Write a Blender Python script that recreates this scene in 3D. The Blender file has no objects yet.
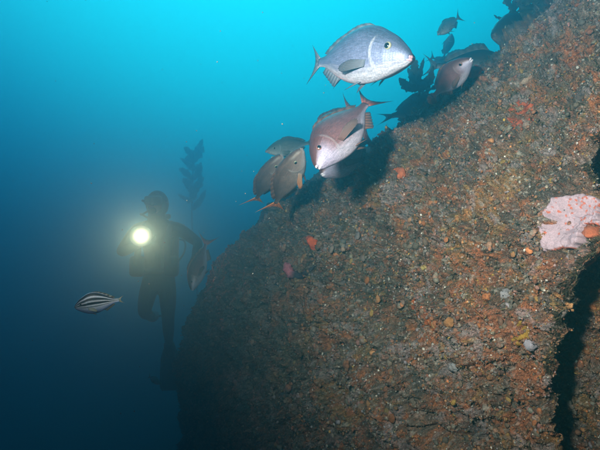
import bpy, bmesh, math, random
import numpy as np
from mathutils import Vector, Matrix

random.seed(7)
rng = np.random.default_rng(11)
scene = bpy.context.scene
COL = scene.collection

# ------------------------------------------------------------------ camera
HFOV = math.radians(65.0)
PITCH = math.radians(6.0)
K = math.tan(HFOV / 2) / 300.0
FWD = np.array([0, math.cos(PITCH), math.sin(PITCH)])
UPV = np.array([0, -math.sin(PITCH), math.cos(PITCH)])
RGT = np.array([1.0, 0, 0])
cam_d = bpy.data.cameras.new('camera')
cam_d.sensor_width = 36
cam_d.lens = 18 / math.tan(HFOV / 2)
cam_d.clip_start = 0.02
cam_d.clip_end = 400
cam = bpy.data.objects.new('camera', cam_d)
COL.objects.link(cam)
cam.rotation_euler = (math.radians(90) + PITCH, 0, 0)
scene.camera = cam


def P(px, py, d):
    """point at distance d along the camera axis that shows at photo pixel (px, py)"""
    return d * (FWD + RGT * ((px - 300) * K) + UPV * ((225 - py) * K))


def proj(p):
    d = p @ FWD
    d = np.where(np.abs(d) < 1e-6, 1e-6, d)
    return 300 + (p @ RGT) / d / K, 225 - (p @ UPV) / d / K, d


# ------------------------------------------------------------------ world: light field under water
world = bpy.data.worlds.new('World')
scene.world = world
world.use_nodes = True
wn = world.node_tree
wn.nodes.clear()
w_out = wn.nodes.new('ShaderNodeOutputWorld')
w_bg = wn.nodes.new('ShaderNodeBackground')
w_tc = wn.nodes.new('ShaderNodeTexCoord')
w_dot = wn.nodes.new('ShaderNodeVectorMath')
w_dot.operation = 'DOT_PRODUCT'
GLOW = Vector((-0.06, 0.70, 0.71)).normalized()
w_dot.inputs[1].default_value = GLOW
w_map = wn.nodes.new('ShaderNodeMapRange')
w_map.inputs['From Min'].default_value = -1
w_map.inputs['From Max'].default_value = 1
w_ramp = wn.nodes.new('ShaderNodeValToRGB')
cr = w_ramp.color_ramp
cr.interpolation = 'EASE'
stops = [(0.0, (0.0003, 0.002, 0.003)), (0.45, (0.0006, 0.005, 0.010)), (0.70, (0.001, 0.045, 0.085)),
         (0.87, (0.001, 0.33, 0.64)), (1.0, (0.0, 1.22, 1.42))]
cr.elements[0].position = stops[0][0]
cr.elements[0].color = (*stops[0][1], 1)
cr.elements[1].position = stops[-1][0]
cr.elements[1].color = (*stops[-1][1], 1)
for p_, c_ in stops[1:-1]:
    e_ = cr.elements.new(p_)
    e_.color = (*c_, 1)
w_bg.inputs['Strength'].default_value = 1.2
wn.links.new(w_tc.outputs['Generated'], w_dot.inputs[0])
wn.links.new(w_dot.outputs['Value'], w_map.inputs['Value'])
wn.links.new(w_map.outputs['Result'], w_ramp.inputs['Fac'])
wn.links.new(w_ramp.outputs['Color'], w_bg.inputs['Color'])
wn.links.new(w_bg.outputs['Background'], w_out.inputs['Surface'])

# ------------------------------------------------------------------ daylight from the surface
sun_d = bpy.data.lights.new('daylight', 'SUN')
sun_d.energy = 0.82
sun_d.angle = math.radians(25)
sun_d.color = (0.10, 0.70, 0.86)
sun = bpy.data.objects.new('daylight', sun_d)
COL.objects.link(sun)
sun.rotation_euler = Vector((-0.06, 0.62, 0.78)).to_track_quat('Z', 'Y').to_euler()

# the photographer's flash: a small strobe on an arm, left of and above the lens
fl_d = bpy.data.lights.new('strobe_light', 'SPOT')
fl_d.energy = 790
fl_d.color = (1.0, 0.86, 0.74)
fl_d.shadow_soft_size = 0.07
fl_d.spot_size = math.radians(88)
fl_d.spot_blend = 1.0
fl = bpy.data.objects.new('strobe_light', fl_d)
COL.objects.link(fl)
fl.location = (-0.38, -0.02, 0.36)
fl.rotation_euler = (Vector(P(435, 140, 1.9)) - fl.location).to_track_quat('-Z', 'Y').to_euler()

# ------------------------------------------------------------------ exposure and sampling
vs = scene.view_settings
vs.view_transform = 'Standard'
vs.look = 'None'
vs.exposure = 0
vs.gamma = 1
vs.use_curve_mapping = False
cy = scene.cycles
cy.max_bounces = 6
cy.diffuse_bounces = 2
cy.glossy_bounces = 2
cy.transmission_bounces = 3
cy.transparent_max_bounces = 8
cy.volume_bounces = 3
cy.sample_clamp_indirect = 4
cy.use_denoising = True
try:
    cy.denoiser = 'OPENIMAGEDENOISE'
except Exception:
    pass


# ------------------------------------------------------------------ helpers
def tag(o, label=None, cat=None, group=None, kind=None):
    if label: o['label'] = label
    if cat: o['category'] = cat
    if group: o['group'] = group
    if kind: o['kind'] = kind
    return o


def mesh_obj(name, verts, faces, mat, parent=None, smooth=True, attrs=None):
    me = bpy.data.meshes.new(name)
    me.from_pydata([tuple(v) for v in verts], [], [tuple(f) for f in faces])
    if smooth:
        me.polygons.foreach_set('use_smooth', np.ones(len(me.polygons), bool))
    if attrs:
        for an, (typ, data) in attrs.items():
            a = me.attributes.new(an, typ, 'POINT')
            a.data.foreach_set('color' if typ == 'FLOAT_COLOR' else 'vector', np.asarray(data, np.float32).ravel())
    me.materials.append(mat)
    me.update()
    o = bpy.data.objects.new(name, me)
    COL.objects.link(o)
    if parent: o.parent = parent
    return o


def mesh_np(name, V, F, mat, parent=None, col=None):
    """fast mesh from numpy: V (n,3), F (m,k)"""
    V = np.ascontiguousarray(V, np.float32)
    F = np.ascontiguousarray(F, np.int32)
    k = F.shape[1]
    me = bpy.data.meshes.new(name)
    me.vertices.add(len(V))
    me.vertices.foreach_set('co', V.ravel())
    me.loops.add(F.size)
    me.loops.foreach_set('vertex_index', F.ravel())
    me.polygons.add(len(F))
    me.polygons.foreach_set('loop_start', np.arange(0, F.size, k, dtype=np.int32))
    me.polygons.foreach_set('use_smooth', np.ones(len(F), bool))
    if col is not None:
        a = me.attributes.new('tint', 'FLOAT_COLOR', 'POINT')
        c4 = np.ones((len(V), 4), np.float32)
        c4[:, :3] = col
        a.data.foreach_set('color', c4.ravel())
    me.update(calc_edges=True)
    me.validate()
    me.materials.append(mat)
    o = bpy.data.objects.new(name, me)
    COL.objects.link(o)
    if parent: o.parent = parent
    return o


def new_mat(name):
    m = bpy.data.materials.new(name)
    m.use_nodes = True
    nt = m.node_tree
    return m, nt, nt.nodes['Principled BSDF']


def node(nt, typ, **kw):
    n = nt.nodes.new(typ)
    for k_, v_ in kw.items():
        if k_ in n.inputs.keys():
            n.inputs[k_].default_value = v_
        else:
            setattr(n, k_, v_)
    return n


def hash3(ix, iy, iz, s):
    h = (ix.astype(np.int64) * 73856093) ^ (iy.astype(np.int64) * 19349663) ^ (iz.astype(np.int64) * 83492791) ^ (s * 2654435761)
    h = (h ^ (h >> 13)) * 1274126177
    h = h ^ (h >> 16)
    return (h & 0xFFFFFF).astype(np.float64) / 0xFFFFFF


def vnoise(p, s=0):
    f = np.floor(p)
    t = p - f
    t = t * t * t * (t * (t * 6 - 15) + 10)
    ix, iy, iz = f[:, 0].astype(np.int64), f[:, 1].astype(np.int64), f[:, 2].astype(np.int64)
    r = 0
    for a in (0, 1):
        wx = t[:, 0] if a else 1 - t[:, 0]
        for b in (0, 1):
            wy = t[:, 1] if b else 1 - t[:, 1]
            for c in (0, 1):
                wz = t[:, 2] if c else 1 - t[:, 2]
                r = r + wx * wy * wz * hash3(ix + a, iy + b, iz + c, s)
    return r * 2 - 1


def fbm(p, octv=4, s=0, gain=0.5):
    r, a, q = 0, 1.0, p
    for i in range(octv):
        r = r + a * vnoise(q, s + i * 17)
        q = q * 2.03 + 5.1
        a *= gain
    return r


def worley(p, s=0):
    """distance to nearest cell point and that cell's random value"""
    f = np.floor(p).astype(np.int64)
    d1 = np.full(len(p), 9.0)
    idv = np.zeros(len(p))
    for a in (-1, 0, 1):
        for b in (-1, 0, 1):
            for c in (-1, 0, 1):
                ix, iy, iz = f[:, 0] + a, f[:, 1] + b, f[:, 2] + c
                q = np.stack([ix + hash3(ix, iy, iz, s + 1), iy + hash3(ix, iy, iz, s + 2), iz + hash3(ix, iy, iz, s + 3)], 1)
                d = np.linalg.norm(p - q, axis=1)
                m = d < d1
                d1 = np.where(m, d, d1)
                idv = np.where(m, hash3(ix, iy, iz, s + 4), idv)
    return d1, idv


def sstep(a, b, x):
    t = np.clip((x - a) / (b - a), 0, 1)
    return t * t * (3 - 2 * t)


def ico(sub):
    bm = bmesh.new()
    bmesh.ops.create_icosphere(bm, subdivisions=sub, radius=1)
    v = np.array([x.co[:] for x in bm.verts])
    f = np.array([[q.index for q in x.verts] for x in bm.faces])
    bm.free()
    return v, f


ICO1 = ico(1)
ICO2 = ico(2)
ICO3 = ico(3)


# ------------------------------------------------------------------ materials: rock and growth
def growth_mat(name, bump=0.5, scale=90.0, rough=0.85, spec=0.25, contrast=0.55):
    m, nt, b = new_mat(name)
    at = node(nt, 'ShaderNodeAttribute', attribute_name='tint')
    tc = node(nt, 'ShaderNodeTexCoord')
    n1 = node(nt, 'ShaderNodeTexNoise', Scale=scale, Detail=6.0, Roughness=0.7)
    n2 = node(nt, 'ShaderNodeTexVoronoi', Scale=scale * 2.2)
    nt.links.new(tc.outputs['Object'], n1.inputs['Vector'])
    nt.links.new(tc.outputs['Object'], n2.inputs['Vector'])
    mr = node(nt, 'ShaderNodeMapRange')
    mr.inputs['From Min'].default_value = 0.3
    mr.inputs['From Max'].default_value = 0.7
    mr.inputs['To Min'].default_value = 1 - contrast
    mr.inputs['To Max'].default_value = 1 + contrast
    nt.links.new(n1.outputs['Fac'], mr.inputs['Value'])
    hs = node(nt, 'ShaderNodeHueSaturation')
    nt.links.new(mr.outputs['Result'], hs.inputs['Value'])
    nt.links.new(at.outputs['Color'], hs.inputs['Color'])
    nt.links.new(hs.outputs['Color'], b.inputs['Base Color'])
    ad = node(nt, 'ShaderNodeMath', operation='ADD')
    nt.links.new(n1.outputs['Fac'], ad.inputs[0])
    nt.links.new(n2.outputs['Distance'], ad.inputs[1])
    bp = node(nt, 'ShaderNodeBump', Strength=bump, Distance=0.006)
    nt.links.new(ad.outputs[0], bp.inputs['Height'])
    nt.links.new(bp.outputs['Normal'], b.inputs['Normal'])
    b.inputs['Roughness'].default_value = rough
    b.inputs['Specular IOR Level'].default_value = spec
    return m


M_ROCK = growth_mat('encrusted_rock', 0.8, 110.0)
M_GROW = growth_mat('growth_nodules', 0.5, 160.0, 0.7, 0.35, 0.45)
M_TURF = growth_mat('algae_turf', 0.1, 60.0, 0.9, 0.1, 0.3)
M_SPONGE = growth_mat('sponge', 0.6, 220.0, 0.6, 0.4, 0.25)


def solid_mat(name, col, rough=0.6, spec=0.4, nscale=40.0, var=0.3, bump=0.15, metallic=0.0):
    m, nt, b = new_mat(name)
    tc = node(nt, 'ShaderNodeTexCoord')
    n1 = node(nt, 'ShaderNodeTexNoise', Scale=nscale, Detail=5.0)
    nt.links.new(tc.outputs['Object'], n1.inputs['Vector'])
    mx = node(nt, 'ShaderNodeMix', data_type='RGBA')
    mx.inputs[6].default_value = (*[c * (1 - var) for c in col], 1)
    mx.inputs[7].default_value = (*[min(1, c * (1 + var)) for c in col], 1)
    nt.links.new(n1.outputs['Fac'], mx.inputs[0])
    nt.links.new(mx.outputs[2], b.inputs['Base Color'])
    bp = node(nt, 'ShaderNodeBump', Strength=bump, Distance=0.005)
    nt.links.new(n1.outputs['Fac'], bp.inputs['Height'])
    nt.links.new(bp.outputs['Normal'], b.inputs['Normal'])
    b.inputs['Roughness'].default_value = rough
    b.inputs['Specular IOR Level'].default_value = spec
    b.inputs['Metallic'].default_value = metallic
    return m


# ------------------------------------------------------------------ seabed and haze
SEABED_Z = -5.5
n_ = 90
gx, gy = np.meshgrid(np.linspace(-60, 60, n_), np.linspace(-50, 70, n_), indexing='ij')
sv = np.stack([gx.ravel(), gy.ravel(), np.zeros(n_ * n_)], 1)
sv[:, 2] = SEABED_Z + 0.25 * fbm(sv * 0.25, 3, 5)
ii = np.arange(n_ * n_).reshape(n_, n_)
sf = np.stack([ii[:-1, :-1].ravel(), ii[1:, :-1].ravel(), ii[1:, 1:].ravel(), ii[:-1, 1:].ravel()], 1)
seabed = mesh_np('seabed', sv, sf, solid_mat('seabed_sand', (0.20, 0.18, 0.14), 0.95, 0.1, 3.0, 0.4, 0.4))
tag(seabed, 'dark sandy seabed far below the rock', kind='structure')

# ------------------------------------------------------------------ the big rock
ridge_c = [(735, -135, 1.7), (580, 0, 2.1), (455, 99, 2.5), (352, 170, 2.9), (252, 233, 3.65), (190, 332, 4.2), (186, 460, 4.45), (190, 720, 4.6)]
near_c = [(800, 120, 0.98), (760, 215, 1.02), (720, 320, 1.06), (670, 430, 1.22), (580, 540, 1.50), (470, 630, 1.85), (340, 720, 2.4), (230, 860, 3.2)]
ctrl = []
for i, (r_, q_) in enumerate(zip(ridge_c, near_c)):
    R = P(*r_)
    N = P(*q_)
    back = np.array([0.35 + 0.05 * i, 1.0, -0.45 + 0.03 * i])
    b1 = R + back * 0.9
    b0 = np.array([b1[0] + 0.7, b1[1] + 1.6, SEABED_Z - 0.3])
    tocam = -(R + N) / 2
    tocam = tocam / np.linalg.norm(tocam)
    f1 = R + (N - R) / 3 + tocam * 0.13
    f2 = R + (N - R) * 2 / 3 + tocam * 0.11
    down = max(0.0, 1 - i / 6)
    e1 = N + np.array([0.45 * down + 0.02, -0.30 * down - 0.05, -0.5 - 0.4 * (1 - down)])
    e0 = np.array([e1[0] + 0.3 * down + .05, e1[1] - 0.2, SEABED_Z - 0.3])
    if e1[2] < SEABED_Z: e1[2] = SEABED_Z + 0.2
    ctrl.append([b0, b1, R, f1, f2, N, e1, e0])
ctrl = np.array(ctrl)                        # (8 u, 8 v, 3)


def catmull_matrix(n, counts):
    rows = []
    for i in range(n - 1):
        c = counts[i]
        for j in range(c + (1 if i == n - 2 else 0)):
            t = j / c
            w = np.array([-t + 2 * t**2 - t**3, 2 - 5 * t**2 + 3 * t**3, t + 4 * t**2 - 3 * t**3, -t**2 + t**3]) / 2
            row = np.zeros(n)
            for k_, wk in zip((i - 1, i, i + 1, i + 2), w):
                row[min(max(k_, 0), n - 1)] += wk
            rows.append(row)
    return np.array(rows)


UM = catmull_matrix(8, [50, 130, 140, 140, 120, 110, 40])
VM = catmull_matrix(8, [8, 36, 200, 190, 190, 50, 8])
S = np.einsum('ai,ijk->ajk', UM, ctrl)
S = np.einsum('bj,ajk->abk', VM, S)
NU, NV = S.shape[:2]


def grid_normals(S):
    du = np.gradient(S, axis=0)
    dv = np.gradient(S, axis=1)
    n = np.cross(du, dv)
    n /= np.linalg.norm(n, axis=2, keepdims=True) + 1e-12
    return n


Nn = grid_normals(S)
mid = S[NU // 2, NV // 2]
if Nn[NU // 2, NV // 2] @ (-mid) < 0: Nn = -Nn
p = S.reshape(-1, 3)
nrm = Nn.reshape(-1, 3)
big = 0.065 * fbm(p * 1.7, 3, 1) + 0.05 * fbm(p * 5.0, 3, 2)
p1 = p + nrm * big[:, None]
# the cleft on the right: a deep groove, traced on the surface
cleft_px = [(632, 100), (604, 146), (595, 168), (599, 188), (614, 212), (614, 238), (592, 262), (569, 292), (559, 330), (556, 400), (560, 450), (566, 520)]
qx, qy, qd = proj(p1)
fr = np.tile((np.arange(NV) >= 44)[None, :], (NU, 1)).ravel() & (qd > 0.2)
gd = np.full(len(p1), 1e9)
side = np.zeros(len(p1))
for (ax, ay), (bx, by) in zip(cleft_px[:-1], cleft_px[1:]):
    t = np.clip(((qx - ax) * (bx - ax) + (qy - ay) * (by - ay)) / ((bx - ax) ** 2 + (by - ay) ** 2), 0, 1)
    d = np.hypot(qx - ax - t * (bx - ax), qy - ay - t * (by - ay))
    s = (bx - ax) * (qy - ay) - (by - ay) * (qx - ax)
    m = d < gd
    gd = np.where(m, d, gd)
    side = np.where(m, np.sign(s), side)
gd = gd + 3.5 * fbm(p1 * 22, 3, 8)
sgn = gd * side                                    # negative on the far (right) side
groove = np.where(fr & (qx > 480), sstep(19, 6, np.abs(sgn + 10)), 0.0)
inner = np.where(fr & (qx > 480) & (side < 0), sstep(0, 7, gd), 0.0)
l1, id1 = worley((p + .03 * np.stack([fbm(p * 9, 2, 64), fbm(p * 9, 2, 65), fbm(p * 9, 2, 66)], 1)) * 14, 21)
l2, id2 = worley(p * 30, 31)
l3, id3 = worley(p * 78, 41)
l4, id4 = worley(p * 150, 51)
pw = p + 0.010 * np.stack([fbm(p * 30, 2, 61), fbm(p * 30, 2, 62), fbm(p * 30, 2, 63)], 1)
l2, id2 = worley(pw * 34, 31)
l3, id3 = worley(pw * 74, 41)
knob2 = np.sqrt(np.clip(1 - (l2 / .72) ** 2, 0, 1))
knob3 = np.sqrt(np.clip(1 - (l3 / .75) ** 2, 0, 1))
knob1 = np.sqrt(np.clip(1 - (l1 / .78) ** 2, 0, 1))
lump = 0.050 * (knob1 - .5) * (0.15 + id1 ** 1.4) + 0.032 * (knob2 - .5) * (0.12 + 1.1 * id2 ** 1.5) + 0.017 * (knob3 - .5) * (0.25 + id3) + 0.0045 * (.55 - l4) * (.3 + id4)
fine = 0.010 * fbm(p * 45, 3, 3) + 0.020 * fbm(p * 14, 3, 13)
crack = 0.045 * sstep(0.07, 0.0, np.abs(fbm(p * 3.1, 4, 77))) * sstep(-0.1, 0.4, fbm(p * 1.3, 2, 78))
LEDGE = P(565, 360, 1.0)                             # the cliff behind the lip runs back and a little under it
LEDGE = LEDGE / np.linalg.norm(LEDGE) + np.array([-.20, 0, 0])
p2 = p1 + nrm * (lump + fine - crack)[:, None] + LEDGE[None] * (0.52 * inner)[:, None]
relief = lump + fine - crack


_w = np.argmin(np.where(fr, (qx - 490) ** 2 + (qy - 300) ** 2, 1e9))
WARM = p[_w]


def palette(p, h, seed=0):
    """encrusting growth colours, patch by patch"""
    c = np.tile(np.array([0.115, 0.080, 0.060]), (len(p), 1))

    def mixin(mask, col):
        nonlocal c
        c = c * (1 - mask[:, None]) + np.array(col) * mask[:, None]
    mixin(sstep(-0.1, 0.5, fbm(p * 9, 3, 101 + seed)) * .8, (0.17, 0.125, 0.098))
    mixin(sstep(0.0, 0.5, fbm(p * 6 + 7, 4, 111 + seed)) * .8, (0.21, 0.085, 0.045))
    mixin(sstep(0.15, 0.5, fbm(p * 13 + 3, 3, 121 + seed)) * .75, (0.32, 0.105, 0.040))
    warm = np.exp(-(np.linalg.norm(p - WARM[None], axis=1) / .48) ** 2)       # a rusty patch of growth in the middle of the face
    mixin(warm * sstep(-.45, .25, fbm(p * 10 + 2, 4, 171)) * .8, (0.29, 0.092, 0.042))
    mixin(sstep(0.3, 0.6, fbm(p * 8 + 9, 3, 131 + seed)) * .5, (0.22, 0.13, 0.04))
    mixin(sstep(0.25, 0.6, fbm(p * 15 + 1, 3, 141 + seed)) * .7, (0.25, 0.20, 0.21))
    mixin(sstep(0.1, 0.6, fbm(p * 11 + 4, 3, 151 + seed)) * .7, (0.045, 0.040, 0.036))
    olive = sstep(.35, -.5, p[:, 0]) * .65                # red lost through the water, painted as grey olive on the far flank
    mixin(olive, (0.095, 0.10, 0.085))
    return c


NODC = np.array([[0.34, 0.11, 0.04], [0.27, 0.10, 0.055], [0.22, 0.08, 0.05], [0.30, 0.17, 0.06], [0.12, 0.095, 0.075], [0.07, 0.06, 0.05], [0.26, 0.21, 0.20], [0.15, 0.12, 0.10], [0.36, 0.32, 0.28]])
rock_col = palette(p, relief)
kc = NODC[(id2 * 9973 % 1 * len(NODC)).astype(int)]                # single knobs with a colour of their own
flank = 1 - sstep(.35, -.5, p[:, 0]) * .7  # mutes coloured knobs on the far flank, part of the painted red loss
kw = (sstep(.55, .35, l2) * (id2 > .62) * .55 * flank)[:, None]
rock_col = rock_col * (1 - kw) + kc * kw
kc = NODC[(id3 * 7919 % 1 * len(NODC)).astype(int)]
kw = (sstep(.6, .35, l3) * (id3 > .45) * .45 * flank)[:, None]
rock_col = rock_col * (1 - kw) + kc * kw
rock_col *= 0.98
rock_col *= (0.55 + 0.9 * hash3((p[:, 0] * 400).astype(int), (p[:, 1] * 400).astype(int), (p[:, 2] * 400).astype(int), 5))[:, None]
mm = (np.where(fr, 1, 0) * sstep(0.75, 0.95, id3) * sstep(0.45, 0.25, l3))[:, None]
rock_col = rock_col * (1 - .6 * mm) + .6 * mm * np.array([0.32, 0.29, 0.26])
ii = np.arange(NU * NV).reshape(NU, NV)
rf = np.stack([ii[:-1, :-1].ravel(), ii[1:, :-1].ravel(), ii[1:, 1:].ravel(), ii[:-1, 1:].ravel()], 1)
rock = mesh_np('rock_wall', p2, rf, M_ROCK, col=rock_col)
tag(rock, 'huge sloping rock wall covered in brown and orange encrusting growth', kind='structure')

G2 = p2.reshape(NU, NV, 3)
N2 = grid_normals(G2).reshape(-1, 3)
if (N2[(NU // 2) * NV + NV // 2] @ (-p2[(NU // 2) * NV + NV // 2])) < 0: N2 = -N2
nbig = nrm
rx, ry, rd = proj(p2)
VIS = fr & (rx > 120) & (rx < 640) & (ry > -40) & (ry < 490)


def surf_at(px, py):
    """index of the rock vertex that shows at a photo pixel"""
    d2 = np.where(VIS, (rx - px) ** 2 + (ry - py) ** 2, 1e9)
    return int(np.argmin(d2))


def inside(poly, x, y):
    r = np.zeros(len(x), bool)
    j = len(poly) - 1
    for i in range(len(poly)):
        xi, yi = poly[i]
        xj, yj = poly[j]
        r ^= ((yi > y) != (yj > y)) & (x < (xj - xi) * (y - yi) / (yj - yi + 1e-9) + xi)
        j = i
    return r


# encrusting nodules, barnacles and shells, scattered over the rock: stuff
area = np.where(VIS, 1.0, 0)
S1 = p1.reshape(NU, NV, 3)
du_ = np.linalg.norm(np.gradient(S1, axis=0), axis=2).ravel() * np.linalg.norm(np.gradient(S1, axis=1), axis=2).ravel()
wgt = area * du_ / np.maximum(rd, .3) ** 1.6
PINK = [(541, 200), (553, 194), (584, 189), (604, 192), (604, 224), (586, 222), (579, 240), (571, 250), (540, 254)]
wgt = wgt * np.where((inner > .02) & (inner < .98), 0.0, 1) * np.where(inside(PINK, rx, ry), 0.02, 1)
wgt /= wgt.sum()
NOD = np.array([[0.30, 0.10, 0.035], [0.34, 0.15, 0.06], [0.20, 0.07, 0.04], [0.36, 0.22, 0.05], [0.42, 0.39, 0.36],
                [0.5, 0.47, 0.42], [0.28, 0.24, 0.27], [0.13, 0.11, 0.08], [0.09, 0.085, 0.07], [0.16, 0.13, 0.10], [0.36, 0.17, 0.15]])


def nodules(name, count, base, smin, smax, probs, power=2.5, flat=0.7, parent=None, jag=.22, cluster=False):
    bv, bf = base
    idx = rng.choice(len(p2), count, p=wgt)
    pts = p2[idx] + rng.normal(0, 0.002, (count, 3))
    if cluster:                                        # knobs grow in small clumps
        c_ = rng.integers(0, count // 5, count)
        idx = idx[c_]
        pts = p2[idx] + rng.normal(0, .009, (count, 3))
        pts -= nbig[idx] * (np.sum((pts - p2[idx]) * nbig[idx], 1) + .003)[:, None]
    nn = nbig[idx]
    size = smin + (smax - smin) * rng.random(count) ** power
    size *= np.clip(rd[idx] / 1.7, 0.85, 1.6)
    tang = rng.normal(0, 1, (count, 3))
    tang -= nn * np.sum(tang * nn, 1, keepdims=True)
    tang /= np.linalg.norm(tang, axis=1, keepdims=True)
    bit = np.cross(nn, tang)
    sx, sy, sz = size * rng.uniform(.6, 1.5, count), size * rng.uniform(.6, 1.2, count), size * flat * rng.uniform(.6, 1.6, count)
    loc = bv[None] * (1 + jag * rng.normal(0, 1, (count, len(bv), 1)).clip(-1.6, 1.6))
    V = pts[:, None] + loc[:, :, :1] * (tang * sx[:, None])[:, None] + loc[:, :, 1:2] * (bit * sy[:, None])[:, None] + loc[:, :, 2:] * (nn * sz[:, None])[:, None]
    V += (nn * sz[:, None] * .25)[:, None]
    F = (bf[None] + (np.arange(count) * len(bv))[:, None, None]).reshape(-1, 3)
    ci = rng.choice(len(NOD), count, p=np.array(probs) / sum(probs))
    C = NOD[ci] * rng.uniform(.6, 1.25, (count, 1))
    k_ = rng.uniform(.15, 1.0, count)[:, None] * flank[idx][:, None]
    C *= np.where(rng.random(count) < .12, 1.9, 1.0)[:, None]
    C = C * k_ + rock_col[idx] * (1 - k_)
    C = np.repeat(C, len(bv), 0)
    o = mesh_np(name, V.reshape(-1, 3), F, M_GROW, parent, C)
    o['kind'] = 'stuff'
    return o


nodules('encrusting_growth', 56000, ICO1, 0.0016, 0.0060, [4, 4, 4, 1.6, 1.2, .6, 2, 5, 6, 6, 1.2], 2.0, parent=rock)
nodules('coral_knob', 6000, ICO1, 0.003, 0.0088, [5, 4, 5, 1.3, .3, .0, 1.3, 5, 5, 5, 1], 2.0, .7, rock, .30, True)
nodules('knobbly_growth', 3000, ICO2, 0.0055, 0.0135, [6, 4, 5, 1.5, 0, 0, .6, 3, 4, 3, .6], 1.6, .62, rock, .10, True)
nodules('barnacle_crust', 7000, ICO1, 0.0018, 0.0052, [0, .5, 0, 2, 6, 7, 3, 0, 0, 0, 1], 2.0, .6, rock)


# fuzzy algae turf: fine bent blades
def turf(name, count, lo, hi, wextra, cols, parent):
    w = wgt * wextra
    w = w / w.sum()
    idx = rng.choice(len(p2), count, p=w)
    nn = nbig[idx] + rng.normal(0, .5, (count, 3))
    nn /= np.linalg.norm(nn, axis=1, keepdims=True)
    sd = np.cross(nn, rng.normal(0, 1, (count, 3)))
    sd /= np.linalg.norm(sd, axis=1, keepdims=True)
    L = rng.uniform(lo, hi, count)[:, None]
    wd = L * rng.uniform(.07, .14, (count, 1))
    b = p2[idx]
    bend = rng.normal(0, .35, (count, 3)) * L
    V = np.stack([b - sd * wd, b + sd * wd, b + nn * L * .6 + bend * .4 - sd * wd * .7, b + nn * L * .6 + bend * .4 + sd * wd * .7, b + nn * L + bend], 1)
    F = np.array([[0, 1, 3], [0, 3, 2], [2, 3, 4]])
    F = (F[None] + (np.arange(count) * 5)[:, None, None]).reshape(-1, 3)
    C = np.array(cols)[rng.integers(0, len(cols), count)] * rng.uniform(.7, 1.3, (count, 1))
    o = mesh_np(name, V.reshape(-1, 3), F, M_TURF, parent, np.repeat(C, 5, 0))
    o['kind'] = 'stuff'
    return o


turf('algae_turf', 26000, .006, .022, np.where(groove > .3, 4, 1) * np.where(fbm(p * 2.5, 3, 91) > 0.0, 1, .25) * np.where(rx < 330, 2.0, .7),
     [(0.05, 0.042, 0.022), (0.08, 0.065, 0.035), (0.10, 0.07, 0.05), (0.035, 0.035, 0.02)], rock)


turf('algae_turf', 3800, .005, .020, np.where((side > 0) & (gd < 7) & (qx > 480) & (fbm(p * 14, 3, 95) > -.05), 1.0, 1e-7),
     [(0.05, 0.042, 0.022), (0.035, 0.03, 0.02), (0.06, 0.045, 0.03)], rock)


# crusts that follow the rock: a raised skin cut out along an uneven outline
base_rock = p1 + nrm * (0.012 + 0.15 * (lump + fine))[:, None] + LEDGE[None] * (0.52 * inner)[:, None]


def crust(name, poly, mat, colf, lift, label, cat, jit=2.5, fill=1.0):
    bx0, by0, _ = proj(base_rock)
    wx_ = bx0 + jit * fbm(p1 * 50, 2, 205)
    wy_ = by0 + jit * fbm(p1 * 50 + 9, 2, 215)
    m = VIS & inside(poly, wx_, wy_)
    if fill < 1: m &= fbm(p * 55, 2, 225) < (fill * 2 - 1)
    fm = m[rf].all(1)
    F = rf[fm]
    used, inv = np.unique(F, return_inverse=True)
    F = inv.reshape(-1, 4)
    E = np.concatenate([F[:, [0, 1]], F[:, [1, 2]], F[:, [2, 3]], F[:, [3, 0]]])
    Es = np.sort(E, 1)
    _, first, cnt = np.unique(Es, axis=0, return_index=True, return_counts=True)
    be = E[first[cnt == 1]]
    n = len(used)
    rim = np.zeros(n, bool)
    rim[be.ravel()] = True
    top = np.maximum.reduce([np.zeros(n)]) + lift
    V = (base_rock[used] * .9 + p2[used] * .1) + nrm[used] * (top + .3 * lift * fbm(p[used] * 40, 2, 5) - np.where(rim, lift * .4, 0))[:, None]
    bidx = np.unique(be)
    mp = {a: n + i for i, a in enumerate(bidx)}
    Vb = p2[used][bidx] - nrm[used][bidx] * 0.02
    W = np.array([[a, mp[a], mp[b], b] for a, b in be])
    V = np.concatenate([V, Vb])
    F = np.concatenate([F, W])
    C = colf(p[used], rim)
    C = np.concatenate([C, C[bidx]])
    o = mesh_np(name, V, F, mat, None, C)
    return tag(o, label, cat)


def pink_col(q, rim):
    c = np.tile(np.array([0.46, 0.33, 0.39]), (len(q), 1)) * (1 + .12 * fbm(q * 60, 2, 6))[:, None]
    d, v = worley(q * 105, 301)
    a, _, _ = proj(q)
    b = proj(q)[1]
    dens = np.clip(.30 + .010 * (a - 570) - .009 * (b - 215), .08, .85)
    red = (d < .40) & (v < dens) | (rim & (fbm(q * 30, 2, 66) > -.1))
    c[red] = (0.55, 0.13, 0.07)
    return c


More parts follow.
